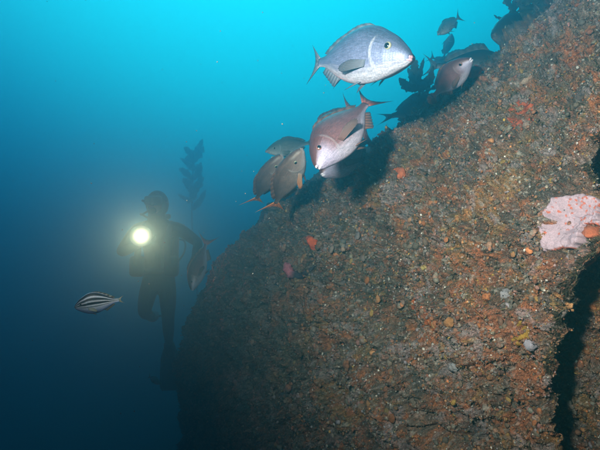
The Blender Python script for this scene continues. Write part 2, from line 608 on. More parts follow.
crust('pale_pink_crust', [(545, 212), (553, 199), (566, 194), (584, 192), (596, 195), (601, 204), (604, 228), (596, 224), (588, 224), (583, 228), (580, 240), (574, 250),
                          (562, 247), (553, 251), (544, 250), (541, 240), (541, 226)], M_SPONGE, pink_col, .014,
      'large pale pink crust with red spots near the right edge of the rock', 'sponge', 3.0)
crust('red_crust', [(509, 104), (517, 98), (530, 102), (532, 112), (529, 128), (520, 132), (510, 130), (506, 118)], M_SPONGE,
      lambda q, r: np.tile(np.array([0.42, 0.085, 0.035]), (len(q), 1)) * (1 + .5 * fbm(q * 90, 2, 8))[:, None], .006,
      'dull red crust patch on the upper right rock, above the pink crust', 'sponge', 5.0, .72)
crust('orange_crust', [(412, 300), (420, 305), (428, 316), (438, 326), (436, 332), (424, 326), (416, 314)], M_SPONGE,
      lambda q, r: np.tile(np.array([0.40, 0.10, 0.03]), (len(q), 1)) * (1 + .5 * fbm(q * 90, 2, 8))[:, None], .005,
      'narrow rusty orange crust streak in the middle of the rock', 'sponge', 4.0, .85)
crust('yellow_crust', [(505, 322), (520, 326), (530, 336), (522, 346), (508, 342), (500, 332)], M_SPONGE,
      lambda q, r: np.tile(np.array([0.30, 0.165, 0.025]), (len(q), 1)) * (1 + .5 * fbm(q * 90, 2, 8))[:, None], .005,
      'mustard yellow crust patch on the rock, left of the dark cleft', 'sponge', 7.0, .56)


# lumpy sponges: a swept, knobbly body resting on the rock
def sponge(name, pix, radii, col, label, lift=0.6, cat='sponge', knob=.25, seed=0, col2=None):
    pts = []
    for (a, b), r in zip(pix, radii):
        i = surf_at(a, b)
        pts.append(p2[i] + nbig[i] * r * lift)
    pts = np.array(pts)
    rr = np.array(radii)
    M = catmull_matrix(len(pts), [10] * (len(pts) - 1))
    C = M @ pts
    R = M @ rr
    n = len(C)
    tt = np.linspace(0, 1, n)
    R = R * np.clip(np.minimum(tt, 1 - tt) / .12, 0.03, 1) ** .5
    T = np.gradient(C, axis=0)
    T /= np.linalg.norm(T, axis=1, keepdims=True)
    ref = -C[0] / np.linalg.norm(C[0])
    X = np.cross(T, ref)
    X /= np.linalg.norm(X, axis=1, keepdims=True)
    Y = np.cross(X, T)
    k = 20
    an = np.arange(k) * 2 * np.pi / k
    V = C[:, None] + R[:, None, None] * (np.cos(an)[None, :, None] * X[:, None] + np.sin(an)[None, :, None] * Y[:, None])
    V = V.reshape(-1, 3)
    cen = np.repeat(C, k, 0)
    mr_ = rr.mean()
    V = cen + (V - cen) * (1 + knob * fbm(V / mr_ * 1.3, 3, 500 + seed) + .12 * fbm(V / mr_ * 4, 2, 510))[:, None]
    idx = np.arange(n * k).reshape(n, k)
    F = np.stack([idx[:-1].ravel(), np.roll(idx, -1, 1)[:-1].ravel(), np.roll(idx, -1, 1)[1:].ravel(), idx[1:].ravel()], 1)
    cc = np.tile(np.array(col), (len(V), 1))
    if col2 is not None:
        w = np.repeat(sstep(.35, .5, tt), k)[:, None]
        cc = cc * (1 - w) + np.array(col2) * w
    cc = cc * (1 + .3 * fbm(V * 120, 2, 9))[:, None]
    o = mesh_np(name, V, F, M_SPONGE, None, cc)
    return tag(o, label, cat)


sponge('orange_sponge', [(390, 178), (396, 179), (402, 177), (403, 172), (398, 171), (394, 172)], [.011, .015, .017, .016, .012, .009],
       (0.62, 0.16, 0.07), 'curled bright orange sponge on the rock below right of the reddish brown fish')
sponge('orange_sponge', [(310, 238), (313, 241), (316, 245), (315, 250)], [.014, .024, .026, .018], (0.62, 0.10, 0.03),
       'small upright orange sponge on the shaded left flank of the rock', seed=3)
sponge('pink_sponge', [(289, 263), (291, 268), (295, 274), (302, 276), (309, 273), (316, 265)], [.018, .028, .026, .018, .015, .008], (0.42, 0.13, 0.17),
       'pink sponge with a dark curled tip on the shaded left flank', lift=.9, seed=4, col2=(0.05, 0.045, 0.06))
sponge('orange_sponge', [(591, 233), (596, 235), (601, 233)], [.016, .020, .013], (0.42, 0.11, 0.05), 'round orange sponge beside the pale pink crust at the right edge', seed=6, lift=.75, knob=.45)
sponge('orange_sponge', [(433, 104), (437, 103), (441, 101)], [.014, .026, .016], (0.50, 0.11, 0.05), 'orange sponge on the ridge under the tail of the pale faced fish', seed=9, lift=1.2)
sponge('red_sponge', [(473, 79), (477, 76), (481, 74)], [.014, .027, .018], (0.45, 0.08, 0.05), 'dull red sponge on the ridge under the chin of the pale faced fish', seed=8, lift=1.0)
for k_, (a_, b_, r_, c_, l_) in enumerate([
        (488, 297, .013, (0.42, 0.14, 0.05), 'round orange knob sponge above the mustard yellow crust'),
        (455, 366, .017, (0.30, 0.28, 0.29), 'pale grey knob sponge low in the middle of the rock'),
        (508, 294, .020, (0.27, 0.25, 0.27), 'pale grey lump sponge right of the round orange knob'),
        (533, 345, .018, (0.30, 0.27, 0.31), 'pale lilac lump sponge near the left lip of the dark cleft'),
        (425, 268, .010, (0.45, 0.33, 0.12), 'small yellowish sponge in the centre of the rock face'),
        (452, 322, .018, (0.36, 0.16, 0.06), 'dull orange mound sponge right of the rusty streak'),
        (408, 170, .009, (0.45, 0.20, 0.10), 'tiny orange sponge just right of the curled bright orange one')]):
    sponge('knob_sponge', [(a_ - 2.5, b_ + 1), (a_, b_), (a_ + 2.5, b_ - 1)], [r_ * .8, r_, r_ * .8], c_, l_, seed=20 + k_, knob=.3)


# ------------------------------------------------------------------ kelp
def strip(pts, wid, side, thick=.003, seed=0, ruffle=.34):
    """solid leaf blade along pts"""
    n = len(pts)
    m = 6
    T = np.gradient(pts, axis=0)
    T /= np.linalg.norm(T, axis=1, keepdims=True)
    X = side[None] - T * (T @ side)[:, None]
    X /= np.linalg.norm(X, axis=1, keepdims=True)
    Z = np.cross(T, X)
    a = np.linspace(-1, 1, m + 1)
    if ruffle: wid = wid * (1 + .16 * np.sin(np.arange(n) * 2.3 + seed) + .10 * np.sin(np.arange(n) * 4.1 + 2 * seed))
    ph = seed * 1.7
    ruf = ruffle * np.sin(np.arange(n)[:, None] * .9 + a[None] * 2 + ph) * a[None] ** 2
    base = pts[:, None] + X[:, None] * (wid[:, None] * a[None])[..., None] + Z[:, None] * (wid[:, None] * ruf)[..., None]
    th = thick * (1 - .7 * a[None] ** 2)[..., None]
    top = (base + Z[:, None] * th).reshape(-1, 3)
    bot = (base - Z[:, None] * th).reshape(-1, 3)
    V = np.concatenate([top, bot])
    i = np.arange(n * (m + 1)).reshape(n, m + 1)
    q = np.stack([i[:-1, :-1].ravel(), i[1:, :-1].ravel(), i[1:, 1:].ravel(), i[:-1, 1:].ravel()], 1)
    o = n * (m + 1)
    F = [q, q[:, ::-1] + o]
    for e in (np.concatenate([i[:, 0], i[-1, 1:], i[::-1, -1][1:], i[0, ::-1][1:]]),):
        F.append(np.stack([e[:-1], e[1:], e[1:] + o, e[:-1] + o], 1)[:, ::-1])
    return V, np.concatenate(F)


def tube(pts, rad, k=10):
    pts = np.asarray(pts, float)
    T = np.gradient(pts, axis=0)
    T /= np.linalg.norm(T, axis=1, keepdims=True) + 1e-9
    ref = np.array([.31, .9, .25])
    X = np.cross(T, ref)
    X /= np.linalg.norm(X, axis=1, keepdims=True) + 1e-9
    Y = np.cross(X, T)
    an = np.arange(k) * 2 * np.pi / k
    rad = np.broadcast_to(rad, (len(pts),))
    V = (pts[:, None] + rad[:, None, None] * (np.cos(an)[None, :, None] * X[:, None] + np.sin(an)[None, :, None] * Y[:, None])).reshape(-1, 3)
    i = np.arange(len(pts) * k).reshape(len(pts), k)
    F = [list(x) for x in np.stack([i[:-1].ravel(), np.roll(i, -1, 1)[:-1].ravel(), np.roll(i, -1, 1)[1:].ravel(), i[1:].ravel()], 1)]
    F.append(list(i[0][::-1]))
    F.append(list(i[-1]))
    return V, F


M_KELP = solid_mat('kelp_blade', (0.045, 0.038, 0.016), .55, .4, 30, .4, .3)
M_KELP_HAZED = solid_mat('kelp_blade_hazed', (0.13, 0.17, 0.09), .6, .3, 30, .3, .2)  # lighter kelp colour for the distant plant, fading by haze painted in
M_STIPE = solid_mat('kelp_stipe', (0.05, 0.035, 0.015), .6, .4, 30, .3, .2)


def empty(name, loc):
    o = bpy.data.objects.new(name, None)
    o.empty_display_size = .1
    o.location = loc
    COL.objects.link(o)
    return o


def cr_path(pts, n=8):
    pts = np.asarray(pts, float)
    return catmull_matrix(len(pts), [n] * (len(pts) - 1)) @ pts


def kelp(stem, blades, label, wmul=1.0, stipe_r=.009, group=None, mat=None):
    """stem: list of world points; blades: (position along the stem 0-1, tip point, half width)"""
    stem = np.asarray(stem, float)
    root = empty('kelp', stem[0])
    tag(root, label, 'kelp', group)
    sp = cr_path(stem - stem[0])
    V, F = tube(sp, np.linspace(stipe_r, stipe_r * .5, len(sp)), 8)
    mesh_obj('stipe', V, F, M_STIPE, root)
    for k, (t, tip, w) in enumerate(blades):
        a = sp[int(t * (len(sp) - 1))]
        b = np.asarray(tip, float) - stem[0]
        midp = (a + b) / 2 + rng.normal(0, .12, 3) * np.linalg.norm(b - a)
        pth = cr_path([a, midp, b], 14)
        tt = np.linspace(0, 1, len(pth))
        wid = w * wmul * np.clip(np.sin(np.pi * (0.06 + 0.90 * tt ** .8)), .06, 1) * (1 + .12 * np.sin(tt * 17 + k))
        d = (b - a) / np.linalg.norm(b - a)
        side = np.cross(d, FWD) + rng.normal(0, .35, 3)
        V, F = strip(pth, wid, side, .003, k)
        mesh_obj('blade', V, F, mat or M_KELP, root)
    return root


def on_rock(px, py, sink=.02):
    i = surf_at(px, py)
    return p2[i] - nbig[i] * sink


def blades_px(lst):
    return [(t, P(x, y, d), w) for t, x, y, d, w in lst]


kelp([P(428, 118, 3.0), P(424, 102, 3.0), P(418, 90, 3.0)],
     blades_px([(1, 417, 60, 3.05, .030), (1, 399, 78, 2.95, .030), (1, 401, 88, 3.0, .032), (1, 433, 66, 3.1, .030), (.9, 429, 76, 2.95, .030), (1, 408, 68, 3.1, .026), (.8, 440, 84, 3.0, .024), (.7, 412, 100, 2.95, .028), (1, 424, 58, 3.1, .022), (.6, 404, 102, 3.0, .024)]),
     'dark fan of kelp blades on the ridge right of the silver fish')
kelp([P(545, 30, 2.75), P(540, 15, 2.8), P(532, 2, 2.8)],
     blades_px([(.9, 522, 22, 2.75, .05), (1, 545, -22, 2.9, .055), (.8, 560, -6, 2.8, .06), (1, 520, -14, 2.8, .05), (.5, 563, 10, 2.8, .05), (.6, 518, 30, 2.8, .035), (.9, 580, -20, 2.8, .06), (.6, 546, 8, 2.7, .05)]),
     'dark bushy kelp clump on the ridge at the top right corner')
kelp([P(512, 42, 3.1), P(510, 24, 3.1), P(512, 10, 3.1)],
     blades_px([(.8, 528, -16, 3.1, .026), (1, 506, -14, 3.15, .030), (.7, 494, 15, 3.1, .014), (.7, 523, 16, 3.05, .014)]),
     'pale upright kelp blade rising behind the dark round-headed fish at top right')
far_stem = [P(203, 372, 10.6), P(198, 300, 10.6), P(192, 220, 10.5), P(194, 150, 10.5)]
far_y = proj(cr_path(far_stem))[1]
far_blades = []
for k_ in range(15):
    y_ = 152 + k_ * 3.6
    t_ = float(np.argmin(np.abs(far_y - y_ - 5))) / (len(far_y) - 1)
    far_blades.append((t_, 193 - k_ * .2 + (9 + .35 * k_) * (-1) ** k_ * rng.uniform(.6, 1.2), y_ - rng.uniform(4, 14), 10.5 + rng.uniform(-.3, .3), rng.uniform(.06, .10)))
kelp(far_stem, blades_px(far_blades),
     'very faint tall kelp far away behind the diver', 1.0, .03, mat=M_KELP_HAZED)


# ------------------------------------------------------------------ fish
def fish_mat(name, back, flank, belly, stripes=None, rough=.46, spec=.5, metal=.15, head=None, belly_lo=-.75, belly_hi=-.15, blotch=.25, gill=.5, gill_col=(.75, .76, .80)):
    m, nt, b = new_mat(name)
    at = node(nt, 'ShaderNodeAttribute', attribute_name='fuv')
    sx = node(nt, 'ShaderNodeSeparateXYZ')
    nt.links.new(at.outputs['Vector'], sx.inputs[0])
    nz = node(nt, 'ShaderNodeTexNoise', Scale=6.0, Detail=4.0)
    nt.links.new(at.outputs['Vector'], nz.inputs['Vector'])
    off = node(nt, 'ShaderNodeMath', operation='MULTIPLY_ADD')
    off.inputs[1].default_value = .5
    nt.links.new(nz.outputs['Fac'], off.inputs[0])
    sub = node(nt, 'ShaderNodeMath', operation='SUBTRACT')
    nt.links.new(sx.outputs['Y'], off.inputs[2])
    nt.links.new(off.outputs[0], sub.inputs[0])
    sub.inputs[1].default_value = .25
    rp = node(nt, 'ShaderNodeValToRGB')
    mp = node(nt, 'ShaderNodeMapRange')
    mp.inputs['From Min'].default_value = -1
    nt.links.new(sub.outputs[0], mp.inputs['Value'])
    nt.links.new(mp.outputs['Result'], rp.inputs['Fac'])
    c = rp.color_ramp
    c.elements[0].position = (belly_lo + 1) / 2
    c.elements[0].color = (*belly, 1)
    c.elements[1].position = .88
    c.elements[1].color = (*back, 1)
    e = c.elements.new((belly_hi + 1) / 2)
    e.color = (*flank, 1)
    e = c.elements.new(.66)
    e.color = (*[(x + y) / 2 for x, y in zip(flank, back)], 1)
    colour = rp.outputs['Color']
    if stripes:
        wv = node(nt, 'ShaderNodeMath', operation='MULTIPLY')
        wv.inputs[1].default_value = stripes[0]
        nt.links.new(sx.outputs['Y'], wv.inputs[0])
        sn = node(nt, 'ShaderNodeMath', operation='SINE')
        nt.links.new(wv.outputs[0], sn.inputs[0])
        ms = node(nt, 'ShaderNodeMapRange')
        ms.interpolation_type = 'SMOOTHSTEP'
        ms.inputs['From Min'].default_value = -.75
        ms.inputs['From Max'].default_value = .15
        nt.links.new(sn.outputs[0], ms.inputs['Value'])
        up = node(nt, 'ShaderNodeMapRange')
        up.inputs['From Min'].default_value = -.30
        up.inputs['From Max'].default_value = -.2
        nt.links.new(sx.outputs['Y'], up.inputs['Value'])
        mu = node(nt, 'ShaderNodeMath', operation='MULTIPLY')
        nt.links.new(ms.outputs['Result'], mu.inputs[0])
        nt.links.new(up.outputs['Result'], mu.inputs[1])
        mx = node(nt, 'ShaderNodeMix', data_type='RGBA')
        nt.links.new(mu.outputs[0], mx.inputs[0])
        nt.links.new(colour, mx.inputs[6])
        mx.inputs[7].default_value = (*stripes[1], 1)
        colour = mx.outputs[2]
    if head:
        mh = node(nt, 'ShaderNodeMapRange')
        mh.interpolation_type = 'SMOOTHSTEP'
        mh.inputs['From Min'].default_value = head[1]
        mh.inputs['From Max'].default_value = head[2]
        mh.inputs['To Min'].default_value = 1
        mh.inputs['To Max'].default_value = 0
        nt.links.new(sx.outputs['X'], mh.inputs['Value'])
        lo = node(nt, 'ShaderNodeMapRange')
        lo.interpolation_type = 'SMOOTHSTEP'
        lo.inputs['From Min'].default_value = .05
        lo.inputs['From Max'].default_value = .55
        lo.inputs['To Min'].default_value = 1
        lo.inputs['To Max'].default_value = 0
        nt.links.new(sub.outputs[0], lo.inputs['Value'])
        mu2 = node(nt, 'ShaderNodeMath', operation='MULTIPLY')
        nt.links.new(mh.outputs['Result'], mu2.inputs[0])
        nt.links.new(lo.outputs['Result'], mu2.inputs[1])
        mx2 = node(nt, 'ShaderNodeMix', data_type='RGBA')
        nt.links.new(mu2.outputs[0], mx2.inputs[0])
        nt.links.new(colour, mx2.inputs[6])
        mx2.inputs[7].default_value = (*head[0], 1)
        colour = mx2.outputs[2]
    # lateral line: a thin dark row along the flank
    la = node(nt, 'ShaderNodeMath', operation='MULTIPLY_ADD')
    la.inputs[1].default_value = .36
    la.inputs[2].default_value = -.50
    nt.links.new(sx.outputs['X'], la.inputs[0])
    lb = node(nt, 'ShaderNodeMath', operation='ADD')
    nt.links.new(sx.outputs['Y'], lb.inputs[0])
    nt.links.new(la.outputs[0], lb.inputs[1])
    lc = node(nt, 'ShaderNodeMath', operation='ABSOLUTE')
    nt.links.new(lb.outputs[0], lc.inputs[0])
    ld = node(nt, 'ShaderNodeMapRange')
    ld.inputs['From Min'].default_value = .012
    ld.inputs['From Max'].default_value = .035
    ld.inputs['To Min'].default_value = .5
    ld.inputs['To Max'].default_value = 0
    nt.links.new(lc.outputs[0], ld.inputs['Value'])
    lx = node(nt, 'ShaderNodeMath', operation='GREATER_THAN')
    lx.inputs[1].default_value = .27
    nt.links.new(sx.outputs['X'], lx.inputs[0])
    lm = node(nt, 'ShaderNodeMath', operation='MULTIPLY')
    nt.links.new(ld.outputs['Result'], lm.inputs[0])
    nt.links.new(lx.outputs[0], lm.inputs[1])
    ml = node(nt, 'ShaderNodeMix', data_type='RGBA')
    nt.links.new(lm.outputs[0], ml.inputs[0])
    nt.links.new(colour, ml.inputs[6])
    ml.inputs[7].default_value = (*[c * .35 for c in flank], 1)
    colour = ml.outputs[2]
    ge = node(nt, 'ShaderNodeMath', operation='MULTIPLY')
    ge.inputs[1].default_value = gill
    nt.links.new(sx.outputs['Z'], ge.inputs[0])
    mg = node(nt, 'ShaderNodeMix', data_type='RGBA')
    nt.links.new(ge.outputs[0], mg.inputs[0])
    nt.links.new(colour, mg.inputs[6])
    mg.inputs[7].default_value = (*gill_col, 1)
    colour = mg.outputs[2]
    # scales
    sc = node(nt, 'ShaderNodeVectorMath', operation='MULTIPLY')
    sc.inputs[1].default_value = (62, 17, 1)
    nt.links.new(at.outputs['Vector'], sc.inputs[0])
    vo = node(nt, 'ShaderNodeTexVoronoi', Scale=1.0, Randomness=.5)
    nt.links.new(sc.outputs[0], vo.inputs['Vector'])
    dk = node(nt, 'ShaderNodeMapRange')
    dk.inputs['From Max'].default_value = .7
    dk.inputs['To Min'].default_value = 1.12
    dk.inputs['To Max'].default_value = .70
    nt.links.new(vo.outputs['Distance'], dk.inputs['Value'])
    n3 = node(nt, 'ShaderNodeTexNoise', Scale=14.0, Detail=5.0)
    nt.links.new(at.outputs['Vector'], n3.inputs['Vector'])
    bl = node(nt, 'ShaderNodeMapRange')
    bl.inputs['From Min'].default_value = .3
    bl.inputs['From Max'].default_value = .7
    bl.inputs['To Min'].default_value = 1 - blotch
    bl.inputs['To Max'].default_value = 1 + blotch
    nt.links.new(n3.outputs['Fac'], bl.inputs['Value'])
    mm_ = node(nt, 'ShaderNodeMath', operation='MULTIPLY')
    nt.links.new(dk.outputs['Result'], mm_.inputs[0])
    nt.links.new(bl.outputs['Result'], mm_.inputs[1])
    hs = node(nt, 'ShaderNodeHueSaturation')
    nt.links.new(mm_.outputs[0], hs.inputs['Value'])
    nt.links.new(colour, hs.inputs['Color'])
    nt.links.new(hs.outputs['Color'], b.inputs['Base Color'])
    bp = node(nt, 'ShaderNodeBump', Strength=.22, Distance=.002)
    nt.links.new(vo.outputs['Distance'], bp.inputs['Height'])
    bp.invert = True
    nt.links.new(bp.outputs['Normal'], b.inputs['Normal'])
    b.inputs['Roughness'].default_value = rough
    b.inputs['Specular IOR Level'].default_value = spec
    b.inputs['Metallic'].default_value = metal
    return m


def fin_mat(name, c0, c1, rough=.5):
    """fin membrane: c0 at the base, c1 at the edge, with rays"""
    m, nt, b = new_mat(name)
    at = node(nt, 'ShaderNodeAttribute', attribute_name='fuv')
    sx = node(nt, 'ShaderNodeSeparateXYZ')
    nt.links.new(at.outputs['Vector'], sx.inputs[0])
    mx = node(nt, 'ShaderNodeMix', data_type='RGBA')
    mx.inputs[6].default_value = (*c0, 1)
    mx.inputs[7].default_value = (*c1, 1)
    nt.links.new(sx.outputs['X'], mx.inputs[0])
    wv = node(nt, 'ShaderNodeMath', operation='MULTIPLY')
    wv.inputs[1].default_value = 44
    nt.links.new(sx.outputs['Y'], wv.inputs[0])
    sn = node(nt, 'ShaderNodeMath', operation='SINE')
    nt.links.new(wv.outputs[0], sn.inputs[0])
    mr = node(nt, 'ShaderNodeMapRange')
    mr.inputs['From Min'].default_value = -1
    mr.inputs['To Min'].default_value = .65
    mr.inputs['To Max'].default_value = 1.2
    nt.links.new(sn.outputs[0], mr.inputs['Value'])
    hs = node(nt, 'ShaderNodeHueSaturation')
    nt.links.new(mr.outputs['Result'], hs.inputs['Value'])
    nt.links.new(mx.outputs[2], hs.inputs['Color'])
    nt.links.new(hs.outputs['Color'], b.inputs['Base Color'])
    bp = node(nt, 'ShaderNodeBump', Strength=.4, Distance=.002)
    nt.links.new(sn.outputs[0], bp.inputs['Height'])
    nt.links.new(bp.outputs['Normal'], b.inputs['Normal'])
    al = node(nt, 'ShaderNodeMapRange')                   # the membrane thins out towards its edge, between the rays
    al.inputs['From Min'].default_value = .35
    al.inputs['To Min'].default_value = 1.0
    al.inputs['To Max'].default_value = .62
    nt.links.new(sx.outputs['X'], al.inputs['Value'])
    nt.links.new(al.outputs['Result'], b.inputs['Alpha'])
    b.inputs['Roughness'].default_value = rough
    return m


def interp(xs, ys, x):
    return np.interp(x, xs, ys)


def smooth_profile(xs, ys, n=400):
    """C1 profile through the points (catmull on y over x)"""
    t = np.linspace(0, 1, n)
    xs = np.array(xs); ys = np.array(ys)
    m = np.gradient(ys, xs)
    i = np.clip(np.searchsorted(xs, t) - 1, 0, len(xs) - 2)
    h = xs[i + 1] - xs[i]
    u = (t - xs[i]) / h
    y = (2 * u**3 - 3 * u**2 + 1) * ys[i] + (u**3 - 2 * u**2 + u) * h * m[i] + (-2 * u**3 + 3 * u**2) * ys[i + 1] + (u**3 - u**2) * h * m[i + 1]
    return t, y


BREAM = dict(
    top=([0, .02, .06, .12, .20, .30, .42, .55, .68, .80, .90, 1.0], [.027, .052, .090, .138, .180, .222, .235, .210, .158, .095, .050, .040]),
    bot=([0, .02, .06, .12, .20, .30, .42, .55, .68, .80, .90, 1.0], [-.032, -.054, -.078, -.110, -.147, -.178, -.190, -.175, -.132, -.080, -.042, -.036]),
    wid=([0, .02, .06, .12, .20, .30, .42, .55, .68, .80, .90, 1.0], [.024, .042, .062, .080, .098, .110, .110, .096, .072, .044, .020, .011]))
SLIM = dict(
    top=([0, .02, .06, .12, .20, .30, .42, .55, .68, .80, .90, 1.0], [.010, .024, .050, .085, .125, .158, .170, .155, .118, .072, .040, .034]),
    bot=([0, .02, .06, .12, .20, .30, .42, .55, .68, .80, .90, 1.0], [-.016, -.032, -.055, -.085, -.118, -.145, -.155, -.140, -.105, -.062, -.034, -.030]),
    wid=([0, .02, .06, .12, .20, .30, .42, .55, .68, .80, .90, 1.0], [.014, .028, .046, .064, .080, .090, .090, .080, .060, .036, .018, .010]))

M_EYE = solid_mat('fish_iris', (0.24, 0.235, 0.16), .15, .8, 60, .2, 0)
M_PUPIL = solid_mat('fish_pupil', (0.006, 0.006, 0.008), .06, .9, 10, 0, 0)
M_EYE_R = solid_mat('fish_iris_red', (0.22, 0.09, 0.06), .15, .8, 60, .2, 0)
M_LIP = solid_mat('fish_lips', (0.46, 0.27, 0.32), .45, .5, 60, .15, .1)
M_LIP_W = solid_mat('fish_lips_white', (0.55, 0.52, 0.60), .45, .5, 60, .15, .1)
M_MOUTH = solid_mat('mouth_inside', (0.03, 0.015, 0.018), .6, .3, 20, .2, 0)


def membrane(base, tip, nn, nr, thick, rag=0.0):
    """solid fin between a base curve and a tip curve (functions of s 0..1)"""
    s = np.linspace(0, 1, nn)
    r = np.linspace(0, 1, nr)
    B = np.array([base(x) for x in s])
    T = np.array([tip(x) for x in s])
    if rag:
        T = B + (T - B) * (1 - rag * (.5 + .5 * np.sin(np.arange(nn) * 2.4)))[:, None]
    G = B[:, None] + (T - B)[:, None] * r[None, :, None]
    n = grid_normals(G + 1e-9 * rng.normal(0, 1, G.shape))
    th = thick * (1 - .75 * r)[None, :, None] * np.where((np.arange(nn) % 2 == 0), 1.15, .8)[:, None, None]
    A = (G + n * th).reshape(-1, 3)
    C = (G - n * th).reshape(-1, 3)
    i = np.arange(nn * nr).reshape(nn, nr)
    q = np.stack([i[:-1, :-1].ravel(), i[1:, :-1].ravel(), i[1:, 1:].ravel(), i[:-1, 1:].ravel()], 1)
    o = nn * nr
    e = np.concatenate([i[:, 0], i[-1, 1:], i[::-1, -1][1:], i[0, ::-1][1:]])
    F = np.concatenate([q, q[:, ::-1] + o, np.stack([e[:-1], e[1:], e[1:] + o, e[:-1] + o], 1)[:, ::-1]])
    uv = np.stack([np.tile(r[None], (nn, 1)), np.tile(s[:, None], (1, nr)), np.zeros((nn, nr))], 2).reshape(-1, 3)
    return np.concatenate([A, C]), F, np.concatenate([uv, uv])


def make_fish(label, prof, L, mats, head, tail, dorsal, bend=0.0, cat='fish', group=None, fins=1.0, dors=.028, tail_len=.22, tail_spread=.17,
              name='fish', depth_scale=1.0, mouth_open=0.0, eye=.024, pect=(.17, .9, -.55), pect_fold=.35, big_lips=False, roll_flip=False, lod=1):
    """head, tail: world points of the snout and the tail root; dorsal: rough world direction of the back.
    local x runs from the snout (0) to the tail root (-L), z to the back, y to the fish's left"""
    H, Tn = np.asarray(head, float), np.asarray(tail, float)
    X = H - Tn
    Lw = np.linalg.norm(X)
    X = X / Lw
    L = Lw
    Z = np.asarray(dorsal, float)
    Z = Z - X * (Z @ X)
    Z /= np.linalg.norm(Z)
    Y = np.cross(Z, X)
    M = Matrix(((X[0], Y[0], Z[0], H[0]), (X[1], Y[1], Z[1], H[1]), (X[2], Y[2], Z[2], H[2]), (0, 0, 0, 1)))
    root = empty(name, (0, 0, 0))
    root.matrix_world = M
    tag(root, label, cat, group)

    def bent(V):
        V = np.array(V, float)
        t = -V[:, 0] / L
        V[:, 1] += bend * L * (2 * (t - .5)) ** 2
        # keep snout and tail root where asked
        V[:, 1] -= bend * L
        return V

    tt, top = smooth_profile(*prof['top'])
    _, bot = smooth_profile(*prof['bot'])
    _, wid = smooth_profile(*prof['wid'])
    top = top * depth_scale
    bot = bot * depth_scale
    ns, kk = (64, 36) if lod else (34, 20)
    t = np.concatenate([np.linspace(0, .3, ns // 2) ** 1.0, np.linspace(.3, 1, ns // 2 + 1)[1:]])
    tp, bt, wd = np.interp(t, tt, top), np.interp(t, tt, bot), np.interp(t, tt, wid)
    an = np.arange(kk) * 2 * np.pi / kk
    ca, sa = np.cos(an), np.sin(an)
    cz = (tp + bt) / 2
    hz = (tp - bt) / 2
    V = np.zeros((len(t), kk, 3))
    # slightly pointed section at back and belly
    yy = np.sign(ca) * np.abs(ca) ** 1.08
    V[:, :, 0] = -t[:, None] * L
    zrel = np.tile(sa[None], (len(t), 1))
    V[:, :, 2] = (cz[:, None] + hz[:, None] * sa[None]) * L
    # gill cover: an arc behind the head where the plate ends in a small step
    garc = .255 - .075 * zrel ** 2 + .02 * zrel
    gill = 1 + .075 * sstep(.030, .0, t[:, None] - garc) * sstep(-.14, .0, t[:, None] - garc)
    pre = .165 - .06 * zrel ** 2
    gill = gill + .03 * sstep(.02, .0, t[:, None] - pre) * sstep(-.08, .0, t[:, None] - pre)
    V[:, :, 1] = wd[:, None] * yy[None] * L * gill
    fuv = np.stack([np.tile(t[:, None], (1, kk)), zrel, np.exp(-((t[:, None] - garc - .004) / .009) ** 2) * sstep(.75, .2, zrel) * sstep(-1, -.6, zrel)], 2).reshape(-1, 3)
    i = np.arange(len(t) * kk).reshape(len(t), kk)
    F = np.stack([i[:-1].ravel(), i[1:].ravel(), np.roll(i, -1, 1)[1:].ravel(), np.roll(i, -1, 1)[:-1].ravel()], 1)
    V = V.reshape(-1, 3)
    F = [list(x) for x in F] + [list(i[0]), list(i[-1][::-1])]
    mesh_obj('body', bent(V), F, mats['body'], root, True, {'fuv': ('FLOAT_VECTOR', fuv)})

    def fin(nm, base, tip, nn=24, nr=6, th=.0045, rag=0.0, mt='fin'):
        Vf, Ff, uv = membrane(base, tip, nn, nr, th * L, rag)
        return mesh_obj(nm, bent(Vf * L if False else Vf), [list(x) for x in Ff], mats[mt], root, True, {'fuv': ('FLOAT_VECTOR', uv)})

    ft = lambda x: np.interp(x, tt, top)
    fb = lambda x: np.interp(x, tt, bot)
    fw = lambda x: np.interp(x, tt, wid)
    # dorsal fin, spiny front and soft rear
    d0, d1 = .28, .86

    def dh(s):
        return dors * fins * (np.clip(s / .12, 0, 1) ** .7) * (1 - .45 * np.exp(-((s - .55) / .12) ** 2)) * np.clip((1 - s) / .10, .25, 1)
    fin('dorsal_fin', lambda s: np.array([-(d0 + (d1 - d0) * s), 0, ft(d0 + (d1 - d0) * s) - .012]) * L,
        lambda s: np.array([-(d0 + (d1 - d0) * s) - .05 - .02 * s, 0, ft(d0 + (d1 - d0) * s) + dh(s)]) * L, 36, 5, rag=.10)
    a0, a1 = .62, .86
    fin('anal_fin', lambda s: np.array([-(a0 + (a1 - a0) * s), 0, fb(a0 + (a1 - a0) * s) + .012]) * L,
        lambda s: np.array([-(a0 + (a1 - a0) * s) - .05, 0, fb(a0 + (a1 - a0) * s) - .085 * fins * np.clip(s / .15, .1, 1) * (1 - .6 * s)]) * L, 18, 5, rag=.1)

    # forked tail
    def tb(s):
        a = s * 2 - 1
        return np.array([-.985 - .012 * (1 - abs(a)), 0, a * .037 + .002]) * L

    def ttip(s):
        a = s * 2 - 1
        ln = tail_len * (.42 + .62 * abs(a) ** 1.4)
        return np.array([-.985 - ln, 0, .002 + np.sign(a) * (abs(a) ** .8) * tail_spread]) * L
    fin('tail_fin', tb, ttip, 30, 8, .006, 0, 'tail')
